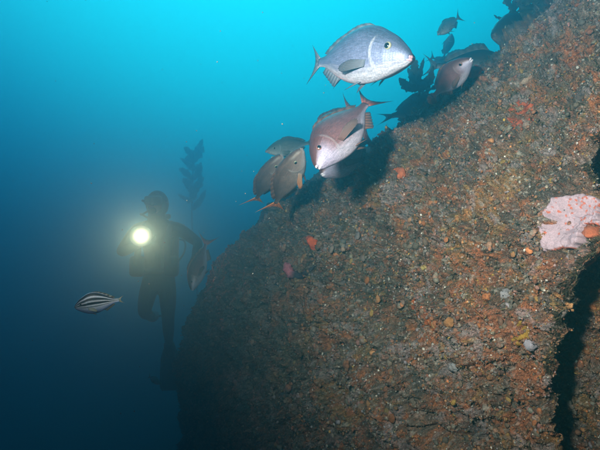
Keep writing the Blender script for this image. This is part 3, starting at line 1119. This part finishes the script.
    # paired fins
    for sgn in (1, -1):
        px_, pl, ps = pect
        xb = .285

        def pb(s, sgn=sgn):
            z = -.035 - .05 * s
            return np.array([-xb - .012 * s, sgn * (fw(xb) * .97 - .004), z * depth_scale]) * L

        def ptip(s, sgn=sgn):
            ln = .24 * pl * (.35 + .65 * np.sin(np.pi * (.12 + .62 * s)))
            o = pb(s, sgn) / L
            return (o + np.array([-ln * .92, sgn * ln * pect_fold, -ln * (.05 + .45 * s) * (-ps)])) * L
        fin('pectoral_fin', pb, ptip, 16, 6, .004, .05, 'pect')
        xv = .36

        def vb(s, sgn=sgn):
            return np.array([-xv - .035 * s, sgn * (.028 - .006 * s), fb(xv + .03 * s) + .016]) * L

        def vtip(s, sgn=sgn):
            ln = .17 * fins * (1 - .55 * s)
            return (vb(s, sgn) / L + np.array([-ln * .8, sgn * ln * .22, -ln * .45])) * L
        fin('pelvic_fin', vb, vtip, 10, 5, .004, .05)
        # eye
        xe = .135
        ze = ft(xe) * .40
        zc, zh = (ft(xe) + fb(xe)) / 2, (ft(xe) - fb(xe)) / 2
        se = (ze - zc) / zh
        ye = fw(xe) * max(.05, (1 - se * se)) ** .54
        bv, bf = ICO3
        ev = bv * np.array([eye, eye * .55, eye]) * L + np.array([-xe, sgn * (ye + .001), ze]) * L
        eo = mesh_obj('eye', bent(ev), bf.tolist(), mats.get('eye', M_EYE), root)
        pv = bv * np.array([eye * .70, eye * .30, eye * .70]) * L + np.array([-xe, sgn * (ye + .001 + eye * .36), ze]) * L
        mesh_obj('pupil', bent(pv), bf.tolist(), M_PUPIL, eo)
    # mouth: upper and lower lip with the dark opening between
    mo = .006 + .03 * mouth_open
    k_ = 1.35 if big_lips else 1.0
    for nm, zz, rad in (('upper_lip', -.002 + mo * .45, .0125), ('lower_lip', -.014 - mo * .65, .0115)):
        u = np.linspace(-1, 1, 17)
        pts = np.stack([-.001 - .060 * np.abs(u) ** 2.2, .036 * u, zz * (1 - .75 * np.abs(u) ** 2.5) - .018 * np.abs(u) ** 2], 1) * L
        Vl, Fl = tube(pts, rad * k_ * L * np.clip(1.1 - np.abs(u) ** 4 * .8, .3, 1), 10)
        mesh_obj(nm, bent(Vl), Fl, mats.get('lip', M_LIP), root)
    mv = ICO2[0] * np.array([.022, .028, .004 + mo * .40]) * L + np.array([-.019, 0, -.008]) * L
    mesh_obj('mouth', bent(mv), ICO2[1].tolist(), M_MOUTH, root)
    return root


SILVER = dict(body=fish_mat('silver_fish_skin', (0.06, 0.085, 0.14), (0.19, 0.215, 0.36), (0.50, 0.50, 0.60), metal=.25, belly_lo=-.8, belly_hi=-.4, gill=.6),
              fin=fin_mat('silver_fish_fin', (0.14, 0.16, 0.20), (0.07, 0.08, 0.10)), tail=fin_mat('silver_fish_tail', (0.20, 0.20, 0.24), (0.05, 0.06, 0.07)),
              pect=fin_mat('silver_fish_pectoral', (0.10, 0.11, 0.14), (0.05, 0.055, 0.065)))
RED = dict(body=fish_mat('red_fish_skin', (0.090, 0.034, 0.032), (0.215, 0.100, 0.106), (0.44, 0.39, 0.49), head=((0.38, 0.33, 0.46), .10, .26), belly_hi=-.35, gill=.22),
           fin=fin_mat('red_fish_fin', (0.16, 0.07, 0.05), (0.09, 0.06, 0.05)), tail=fin_mat('red_fish_tail', (0.42, 0.12, 0.09), (0.10, 0.055, 0.055)),
           pect=fin_mat('red_fish_pectoral', (0.12, 0.05, 0.04), (0.09, 0.06, 0.055)), eye=M_EYE_R, lip=M_LIP_W)
BRONZE = dict(lip=solid_mat('lips_bronze', (0.26, 0.20, 0.19), .5, .4, 60, .15, .1), body=fish_mat('bronze_fish_skin', (0.13, 0.075, 0.055), (0.40, 0.285, 0.25), (0.8, 0.76, 0.80)),
              fin=fin_mat('bronze_fish_fin', (0.16, 0.09, 0.06), (0.22, 0.10, 0.06)), tail=fin_mat('bronze_fish_tail', (0.70, 0.22, 0.06), (0.85, 0.26, 0.06)),
              pect=fin_mat('bronze_fish_pectoral', (0.45, 0.30, 0.22), (0.70, 0.25, 0.08)))
DARK = dict(lip=solid_mat('lips_dark', (0.06, 0.05, 0.055), .5, .4, 60, .15, .1), body=fish_mat('dark_fish_skin', (0.030, 0.026, 0.028), (0.075, 0.060, 0.060), (0.22, 0.20, 0.22)),
            fin=fin_mat('dark_fish_fin', (0.05, 0.04, 0.04), (0.035, 0.03, 0.03)), tail=fin_mat('dark_fish_tail', (0.07, 0.05, 0.05), (0.04, 0.035, 0.035)),
            pect=fin_mat('dark_fish_pectoral', (0.10, 0.06, 0.05), (0.08, 0.05, 0.04)))
GREY = dict(lip=solid_mat('lips_grey', (0.22, 0.21, 0.20), .5, .4, 60, .15, .1), body=fish_mat('grey_fish_skin', (0.10, 0.115, 0.085), (0.32, 0.33, 0.31), (0.75, 0.73, 0.70)),
            fin=fin_mat('grey_fish_fin', (0.10, 0.11, 0.08), (0.08, 0.09, 0.06)), tail=fin_mat('grey_fish_tail', (0.12, 0.13, 0.09), (0.10, 0.10, 0.06)),
            pect=fin_mat('grey_fish_pectoral', (0.18, 0.18, 0.16), (0.12, 0.12, 0.1)))
STRIPED = dict(lip=solid_mat('lips_striped', (0.10, 0.11, 0.13), .5, .4, 60, .15, .1), body=fish_mat('striped_fish_skin', (0.50, 0.56, 0.66), (0.66, 0.72, 0.82), (0.20, 0.27, 0.52), stripes=(16.5, (0.010, 0.010, 0.012)), gill=.1, blotch=.1),
               fin=fin_mat('striped_fish_fin', (0.05, 0.05, 0.05), (0.10, 0.10, 0.06)), tail=fin_mat('striped_fish_tail', (0.10, 0.11, 0.10), (0.22, 0.22, 0.12)),
               pect=fin_mat('striped_fish_pectoral', (0.40, 0.42, 0.40), (0.35, 0.36, 0.25)))


def dirv(dx, dy, toward=0.0):
    """direction given as image right, image up, towards the camera"""
    return RGT * dx + UPV * dy - FWD * toward


make_fish('large silver blue fish facing right, highest of the big fish in open water', BREAM, 1, SILVER,
          P(411, 57, 1.42), P(319, 63, 1.76), dirv(.06, 1, .05), bend=.05, group='fish along the rock ridge', depth_scale=.99, eye=.028, dors=.022, pect_fold=.30, tail_len=.20)
make_fish('dark blue fish half hidden behind the large silver blue fish', BREAM, 1, SILVER,
          P(414, 58, 1.86), P(344, 72, 2.15), dirv(-.1, 1, 0), bend=.03, group='fish along the rock ridge', depth_scale=.9)
make_fish('reddish brown fish diving head down to the left with tail raised', BREAM, 1, RED,
          P(317, 167, 1.66), P(366, 104, 1.86), dirv(-.75, .50, -.30), bend=-.03, group='fish along the rock ridge', depth_scale=1.08, mouth_open=.4, tail_len=.24, tail_spread=.20, pect_fold=.6, eye=.026)
make_fish('dark fish just behind the reddish brown one with only its tail showing', BREAM, 1, RED,
          P(322, 146, 2.25), P(349, 108, 2.5), dirv(-.75, .6, 0), group='fish along the rock ridge', tail_len=.22, tail_spread=.2)
make_fish('dark maroon fish low behind the reddish brown one, grazing on the ridge', BREAM, 1, RED,
          P(322, 174, 2.25), P(366, 141, 2.55), dirv(-.5, .8, .1), group='fish along the rock ridge', depth_scale=1.0, tail_len=.26, tail_spread=.24)
make_fish('bronze fish standing head up with orange tail, right one of the upright pair', BREAM, 1, BRONZE,
          P(301, 149, 2.15), P(276, 203, 2.42), dirv(-.9, -.25, .15), bend=.03, group='fish along the rock ridge', depth_scale=.95, tail_len=.24, tail_spread=.23)
make_fish('bronze fish standing head up with orange tail, left one of the upright pair', BREAM, 1, BRONZE,
          P(281, 155, 2.45), P(257, 198, 2.72), dirv(-.9, -.3, .1), bend=.03, group='fish along the rock ridge', depth_scale=.95, tail_len=.23, tail_spread=.22)
make_fish('blue grey fish lying level above the two upright bronze fish', SLIM, 1, GREY,
          P(266, 151, 2.85), P(309, 143, 3.05), dirv(.1, 1, .2), group='fish along the rock ridge')
make_fish('pale faced fish with white lips peering right over the ridge', BREAM, 1, RED,
          P(471, 59, 2.0), P(435, 95, 2.22), dirv(-.70, .75, .12), bend=.04, group='fish along the rock ridge', mouth_open=.55, big_lips=True, depth_scale=1.08, eye=.032)
make_fish('dark fish behind the pale faced fish with its back and dorsal fin above the ridge', BREAM, 1, DARK,
          P(512, 68, 2.95), P(436, 66, 3.1), dirv(0, 1, .1), group='fish along the rock ridge', depth_scale=1.0, dors=.09)
make_fish('small slender grey fish with white belly, highest in the photo, nosing down left', SLIM, 1, GREY,
          P(438, 34, 2.75), P(458, 18, 2.9), dirv(-.5, .8, .1), group='fish along the rock ridge', depth_scale=.82)
make_fish('dim blue fish directly under the small slender grey fish', SLIM, 1, DARK,
          P(452, 34, 4.2), P(444, 56, 4.4), dirv(.8, .2, 0), group='fish along the rock ridge', depth_scale=1.3)
make_fish('dim fish with forked tail pointing left, behind the pale faced fish', SLIM, 1, DARK,
          P(452, 66, 3.6), P(433, 58, 3.75), dirv(0.2, 1, 0), group='fish along the rock ridge', tail_len=.3, tail_spread=.24)
make_fish('dark deep bodied fish on the ridge under the kelp fan, tail to the left', BREAM, 1, DARK,
          P(442, 104, 2.95), P(392, 116, 3.1), dirv(.1, 1, .1), group='fish along the rock ridge', depth_scale=1.35, tail_len=.34, tail_spread=.12)
make_fish('dark round headed fish facing left at the top right of the ridge', BREAM, 1, DARK,
          P(493, 35, 2.62), P(532, 32, 2.9), dirv(0, 1, .1), group='fish along the rock ridge', depth_scale=1.0, bend=-.03)
make_fish('dim reddish fish with white belly diving beside the diver, tail up', BREAM, 1, RED,
          P(192, 290, 3.3), P(206, 244, 3.45), dirv(-.9, -.1, .25), group='fish along the rock ridge', depth_scale=.85, tail_len=.26, tail_spread=.24)
make_fish('small black and white striped fish alone in open water at the left', BREAM, 1, STRIPED,
          P(75, 307, 1.22), P(119, 300, 1.26), dirv(.12, 1, .12), bend=0.0, depth_scale=1.28, tail_len=.13, tail_spread=.10, dors=.02, eye=.026, fins=.7)
make_fish('tiny dim fish deep in the dark water below the diver', SLIM, 1, DARK,
          P(160, 384, 3.9), P(150, 377, 4.0), dirv(.5, .8, 0), lod=0)


# ------------------------------------------------------------------ diver
M_SUIT = solid_mat('neoprene', (0.020, 0.022, 0.024), .8, .3, 25, .3, .2)
M_GEAR = solid_mat('dive_gear', (0.030, 0.030, 0.034), .5, .4, 20, .3, .1)
M_TANK = solid_mat('tank_paint', (0.16, 0.16, 0.17), .4, .5, 10, .2, .05)
M_GLASS = solid_mat('mask_glass', (0.03, 0.04, 0.045), .08, .8, 5, .1, 0)
M_SKIN = solid_mat('skin', (0.45, 0.27, 0.20), .55, .4, 20, .1, .05)
M_HOSE = solid_mat('rubber_hose', (0.015, 0.015, 0.016), .5, .4, 20, .2, .05)
M_TORCH = solid_mat('torch_metal', (0.05, 0.05, 0.055), .4, .5, 30, .2, .05, .5)
D = 4.65
diver = empty('person', P(160, 283, D))
tag(diver, 'scuba diver in a black wetsuit hovering upright and holding a bright torch towards the camera', 'person')
DO = np.array(diver.location)


def LP_(px, py, d=D):
    return P(px, py, d) - DO


J = {}
bones = []


def joint(nm, co, r, parent=None):
    J[nm] = (np.array(co), r)
    if parent: bones.append((parent, nm))


joint('pelvis', LP_(160, 283), .150)
joint('waist', LP_(159, 265), .140, 'pelvis')
joint('chest', LP_(158, 244, D - .02), .165, 'waist')
joint('upper', LP_(158, 229, D - .02), .130, 'chest')
joint('neck', LP_(157, 218, D - .03), .062, 'upper')
joint('skull', LP_(157, 206, D - .05), .098, 'neck')
joint('crown', LP_(157, 197, D - .04), .085, 'skull')
TORCH = P(141, 236, 4.1)
hand_r = TORCH + np.array([-.005, .17, -.035]) - DO
hand_l = LP_(193, 262, D - .32)
for sd, (sh, el, wr) in {'r': ((137, 229, D - .02), (120, 253, D - .12), None), 'l': ((179, 229, D - .02), (199, 243, D - .08), None)}.items():
    joint('shoulder' + sd, LP_(*sh), .075, 'upper')
    joint('elbow' + sd, LP_(*el), .052, 'shoulder' + sd)
    hd = hand_r if sd == 'r' else hand_l
    e = J['elbow' + sd][0]
    w_ = hd + (e - hd) / np.linalg.norm(e - hd) * .085
    joint('forearm' + sd, e * .6 + w_ * .4, .050, 'elbow' + sd)
    joint('wrist' + sd, w_, .031, 'forearm' + sd)
    joint('palm' + sd, hd, .036, 'wrist' + sd)
    dr = (hd - w_) / np.linalg.norm(hd - w_)
    across = np.cross(dr, np.array([0, 0, 1.0]))
    across /= np.linalg.norm(across)
    if sd == 'r':                                   # fingers close round the torch handle
        cl = np.array([0, 0, .03])
    else:
        cl = np.array([0, .012, -.02])
    for f_, (o_, ln) in enumerate([(-.030, .062), (-.011, .070), (.009, .066), (.028, .052)]):
        k1 = hd + dr * .045 + across * o_
        k2 = k1 + dr * ln * .5 + cl * .3
        k3 = k2 + dr * ln * .25 + cl * .9
        joint('knuckle%s%d' % (sd, f_), k1, .0115, 'palm' + sd)
        joint('finger%s%d' % (sd, f_), k2, .0105, 'knuckle%s%d' % (sd, f_))
        joint('tip%s%d' % (sd, f_), k3, .009, 'finger%s%d' % (sd, f_))
    th0 = hd + across * -.042 + dr * .005
    joint('thumbbase' + sd, th0, .014, 'palm' + sd)
    joint('thumb' + sd, th0 + dr * .035 + across * -.018 + cl * .4, .0115, 'thumbbase' + sd)
    joint('thumbtip' + sd, th0 + dr * .060 + across * -.010 + cl * .9, .0095, 'thumb' + sd)
legs = {'r': ((149, 286, D), (144, 312, D - .15), (150, 316, D + .28), (154, 317, D + .40)),
        'l': ((168, 286, D), (168, 317, D + .02), (169, 343, D + .30), (170, 352, D + .32))}
for sd, (hp, kn, ankle, toe) in legs.items():
    joint('hip' + sd, LP_(*hp), .105, 'pelvis')
    h_, k_ = LP_(*hp), LP_(*kn)
    joint('thigh' + sd, h_ * .5 + k_ * .5, .088, 'hip' + sd)
    joint('knee' + sd, k_, .066, 'thigh' + sd)
    a_ = LP_(*ankle)
    joint('calf' + sd, k_ * .6 + a_ * .4, .064, 'knee' + sd)
    joint('ankle' + sd, a_, .044, 'calf' + sd)
    joint('foot' + sd, LP_(*toe), .046, 'ankle' + sd)
names = list(J)
me = bpy.data.meshes.new('body')
me.from_pydata([tuple(J[n][0]) for n in names], [(names.index(a), names.index(b)) for a, b in bones], [])
body = bpy.data.objects.new('body', me)
COL.objects.link(body)
body.parent = diver
me.materials.append(M_SUIT)
body.modifiers.new('skin', 'SKIN')
sk = me.skin_vertices[0].data
for i_, n in enumerate(names):
    sk[i_].radius = (J[n][1], J[n][1] * (.78 if n in ('pelvis', 'waist', 'chest', 'upper') else 1))
    sk[i_].use_root = (n == 'pelvis')
ss = body.modifiers.new('smooth', 'SUBSURF')
ss.levels = 2
ss.render_levels = 2


def blob(name, c, r, mat, parent, sub=ICO3, rot=None, sq=1.0):
    v, f = sub
    v = np.sign(v) * np.abs(v) ** sq
    v = v * np.array(r)
    if rot is not None: v = v @ np.array(rot).T
    return mesh_obj(name, v + np.asarray(c), f.tolist(), mat, parent)


hc = LP_(157, 205, D - .06)
# face with mask, nose pocket and regulator, looking at the camera
blob('face', hc + [0, -.060, -.005], (.062, .050, .085), M_SKIN, diver)
hood_v = ICO3[0] * np.array([.108, .122, .135])
keep = ~((ICO3[0][:, 1] < -.70))
hf = [f for f in ICO3[1].tolist() if all(keep[i] for i in f)]
mesh_obj('hood', hood_v + hc + [0, .01, .01], hf, M_SUIT, diver)


def rbox(c, s, r=.25, n=2):
    bm = bmesh.new()
    bmesh.ops.create_cube(bm, size=1)
    bmesh.ops.scale(bm, vec=Vector(s), verts=bm.verts)
    bmesh.ops.bevel(bm, geom=bm.edges[:], offset=min(s) * r, segments=n, affect='EDGES', profile=.5)
    v = np.array([x.co[:] for x in bm.verts]) + np.asarray(c)
    f = [[q.index for q in x.verts] for x in bm.faces]
    bm.free()
    return v, f


v, f = rbox(hc + [0, -.118, .025], (.165, .060, .088), .35, 3)
mk = mesh_obj('mask', v, f, M_GEAR, diver)
for sx_ in (-.038, .038):
    v, f = rbox(hc + [sx_, -.148, .030], (.062, .012, .052), .3, 2)
    mesh_obj('lens', v, f, M_GLASS, mk)
v, f = rbox(hc + [0, -.150, -.008], (.034, .04, .045), .4, 2)
mesh_obj('nose_pocket', v, f, M_GEAR, mk)
an = np.linspace(0, np.pi, 20)
V, F = tube(np.stack([np.cos(an) * .112, -.09 + np.sin(an) * .215, np.full(20, .03)], 1) + hc, .012, 8)
mesh_obj('strap', V, F, M_HOSE, mk)
reg = blob('regulator', hc + [0, -.150, -.078], (.040, .034, .036), M_GEAR, diver, ICO3)
V, F = tube(np.array([[0, -.10, -.078], [0, -.13, -.078]]) + hc, [.018, .016], 10)
mesh_obj('mouthpiece', V, F, M_HOSE, reg)
V, F = tube(cr_path(np.array([[-.035, -.150, -.08], [-.10, -.13, -.11], [-.145, .0, -.09], [-.11, .18, -.12], [-.02, .27, -.16]]) + hc), .010, 8)
mesh_obj('hose', V, F, M_HOSE, diver)
ch = J['chest'][0]
V, F = tube(cr_path(np.array([[.02, .27, .06], [.2, .2, .05], [.26, 0, -.08], [.2, -.14, -.22]]) + ch), .009, 8)
mesh_obj('hose', V, F, M_HOSE, diver)
# tank with valve and harness jacket
tc_ = ch + np.array([0, .26, -.08])
tz = np.array([-.34, -.33, -.30, .22, .28, .32, .34, .36])
tr = np.array([.03, .07, .092, .092, .085, .060, .030, .022])
V, F = tube(tc_ + np.stack([np.zeros(8), np.zeros(8), tz], 1), tr, 24)
tk = mesh_obj('tank', V, F, M_TANK, diver)
v, f = rbox(tc_ + [0, 0, .385], (.09, .05, .05), .3)
mesh_obj('valve', v, f, M_TORCH, tk)
for sx_ in (-1, 1):
    V, F = tube(cr_path(np.array([[sx_ * .10, .14, .16], [sx_ * .125, -.02, .20], [sx_ * .135, -.155, .06], [sx_ * .14, -.165, -.12], [sx_ * .17, -.10, -.26]]) + ch), [.03] * 33, 10)
    mesh_obj('harness_strap', V, F, M_GEAR, diver)
    v, f = rbox(ch + [sx_ * .165, -.09, -.22], (.13, .13, .20), .3, 3)
    mesh_obj('jacket_pocket', v, f, M_GEAR, diver)
v, f = rbox(ch + [0, .13, -.06], (.34, .12, .50), .4, 3)
mesh_obj('jacket_back', v, f, M_GEAR, diver)
wv = np.linspace(0, 2 * np.pi, 33)
V, F = tube(np.stack([np.cos(wv) * .165, np.sin(wv) * .135, np.zeros(33)], 1) + J['waist'][0] - [0, 0, .06], .024, 8)
mesh_obj('weight_belt', V, F, M_GEAR, diver)


# fins: foot pocket and a long ribbed blade
def swim_fin(a, b, ankle, label):
    a, b = np.asarray(a), np.asarray(b)
    V, F = tube(cr_path([ankle, (ankle + a) / 2, a, a * .85 + b * .15], 5), np.concatenate([np.linspace(.052, .064, 10), np.linspace(.064, .040, 6)]), 14)
    fo = mesh_obj('swim_fin', V, F, M_GEAR, diver)
    pth = np.array([a + (b - a) * t for t in np.linspace(0, 1, 18)])
    w = np.interp(np.linspace(0, 1, 18), [0, .15, .6, .92, 1], [.060, .085, .108, .118, .095])
    V, F = strip(pth, w, np.array([1.0, .15, 0]), .008, 0, .0)
    mesh_obj('blade', V, F, M_GEAR, fo)
    for s_ in (-1, 1):
        V, F = tube(pth + np.outer(w, np.array([1.0, .15, 0])) * s_ * .97, .013, 8)
        mesh_obj('rail', V, F, M_HOSE, fo)
    return fo


swim_fin(LP_(170, 350, D + .32), LP_(172, 390, D + .50), J['anklel'][0], '')
swim_fin(LP_(153, 316, D + .42), LP_(165, 312, D + .95), J['ankler'][0], '')

# ------------------------------------------------------------------ torch
torch = empty('torch', TORCH)
tag(torch, 'lit dive torch with a dazzling round lens in the diver\'s hand', 'torch')
aim = (np.array([0.05, 0.0, 0.0]) - TORCH)
aim = aim / np.linalg.norm(aim)
ax_ = -aim
V, F = tube(np.array([ax_ * t for t in (-.020, .0, .03, .06, .075, .20, .22)]), [.094, .095, .089, .062, .034, .030, .024], 28)
del F[-2]                                          # open front
mesh_obj('housing', V, F, M_TORCH, torch)
V, F = tube(cr_path([ax_ * .05 + [0, 0, -.02], ax_ * .06 + [0, 0, -.07], ax_ * .17 + [0, 0, -.075], ax_ * .20 + [0, 0, -.02]], 6), .013, 10)
mesh_obj('handle', V, F, M_HOSE, torch)
m_l, nt_l, b_l = new_mat('torch_lens')
b_l.inputs['Base Color'].default_value = (.03, .03, .03, 1)
b_l.inputs['Emission Color'].default_value = (1.0, .80, .48, 1)
ta = node(nt_l, 'ShaderNodeTexCoord')
tg = node(nt_l, 'ShaderNodeVectorMath', operation='LENGTH')
nt_l.links.new(ta.outputs['Object'], tg.inputs[0])
tm = node(nt_l, 'ShaderNodeMapRange')                  # hot centre, cooler reflector rim
tm.inputs['From Max'].default_value = .092
tm.inputs['To Min'].default_value = 4.8
tm.inputs['To Max'].default_value = -2.0
te = node(nt_l, 'ShaderNodeMath', operation='EXPONENT')
nt_l.links.new(tg.outputs['Value'], tm.inputs['Value'])
nt_l.links.new(tm.outputs['Result'], te.inputs[0])
nt_l.links.new(te.outputs[0], b_l.inputs['Emission Strength'])
q1 = np.cross(ax_, [0, 0, 1.0]); q1 /= np.linalg.norm(q1)
q2 = np.cross(q1, ax_)
an = np.arange(32) * 2 * np.pi / 32
rings = [(0.0, -.012), (.5, -.010), (.85, -.004), (1.0, .004)]
V = [aim * .012]
F = []
for rr_, z_ in rings[1:]:
    for a in an: V.append(ax_ * z_ + .092 * rr_ * (np.cos(a) * q1 + np.sin(a) * q2))
for j in range(32):
    F.append([0, 1 + j, 1 + (j + 1) % 32])
    for r_ in range(2):
        o_ = 1 + r_ * 32
        F.append([o_ + j, o_ + 32 + j, o_ + 32 + (j + 1) % 32, o_ + (j + 1) % 32])
mesh_obj('lens', V, F, m_l, torch)
tl = bpy.data.lights.new('torch_light', 'SPOT')
tl.energy = 58
tl.spot_size = math.radians(125)
tl.spot_blend = .6
tl.color = (1.0, .175, .085)
tl.shadow_soft_size = .035
to = bpy.data.objects.new('torch_light', tl)
COL.objects.link(to)
to.parent = torch
to.location = aim * .03
to.rotation_euler = Vector(aim).to_track_quat('-Z', 'Y').to_euler()

# ------------------------------------------------------------------ specks drifting in the water
n = 260
sp_px = np.stack([rng.uniform(0, 600, n), rng.uniform(0, 440, n), rng.uniform(1.3, 3.4, n)], 1)
pts = np.array([P(*a) for a in sp_px])
bx_, by_, bd_ = proj(p2)
rad = rng.uniform(.0006, .0026, n)
V = (pts[:, None] + ICO1[0][None] * rad[:, None, None] * (1 + .3 * rng.normal(0, 1, (n, 12, 1)))).reshape(-1, 3)
F = (ICO1[1][None] + (np.arange(n) * 12)[:, None, None]).reshape(-1, 3)
specks = mesh_np('drifting_specks', V, F, solid_mat('speck', (0.14, 0.15, 0.14), .9, .1))
tag(specks, 'tiny pale specks drifting in the water', kind='stuff')

# ------------------------------------------------------------------ haze: the water itself
HB = ((-64, 64), (-54, 74), (SEABED_Z - 1.4, 3.1))
V = [(x, y, z) for x in HB[0] for y in HB[1] for z in HB[2]]
F = [(0, 1, 3, 2), (4, 6, 7, 5), (0, 4, 5, 1), (2, 3, 7, 6), (0, 2, 6, 4), (1, 5, 7, 3)]
m_h = bpy.data.materials.new('sea_water')
m_h.use_nodes = True
nt = m_h.node_tree
nt.nodes.clear()
ho = nt.nodes.new('ShaderNodeOutputMaterial')
hv = nt.nodes.new('ShaderNodeVolumePrincipled')
hv.inputs['Color'].default_value = (0.085, 0.43, 0.56, 1)
hv.inputs['Density'].default_value = 0.25
hv.inputs['Anisotropy'].default_value = 0.87
hv.inputs['Absorption Color'].default_value = (0, .07, .08, 1)
nt.links.new(hv.outputs['Volume'], ho.inputs['Volume'])
haze = mesh_obj('haze', V, F, m_h, None, False)
tag(haze, 'blue green sea water that fades far things', kind='stuff')
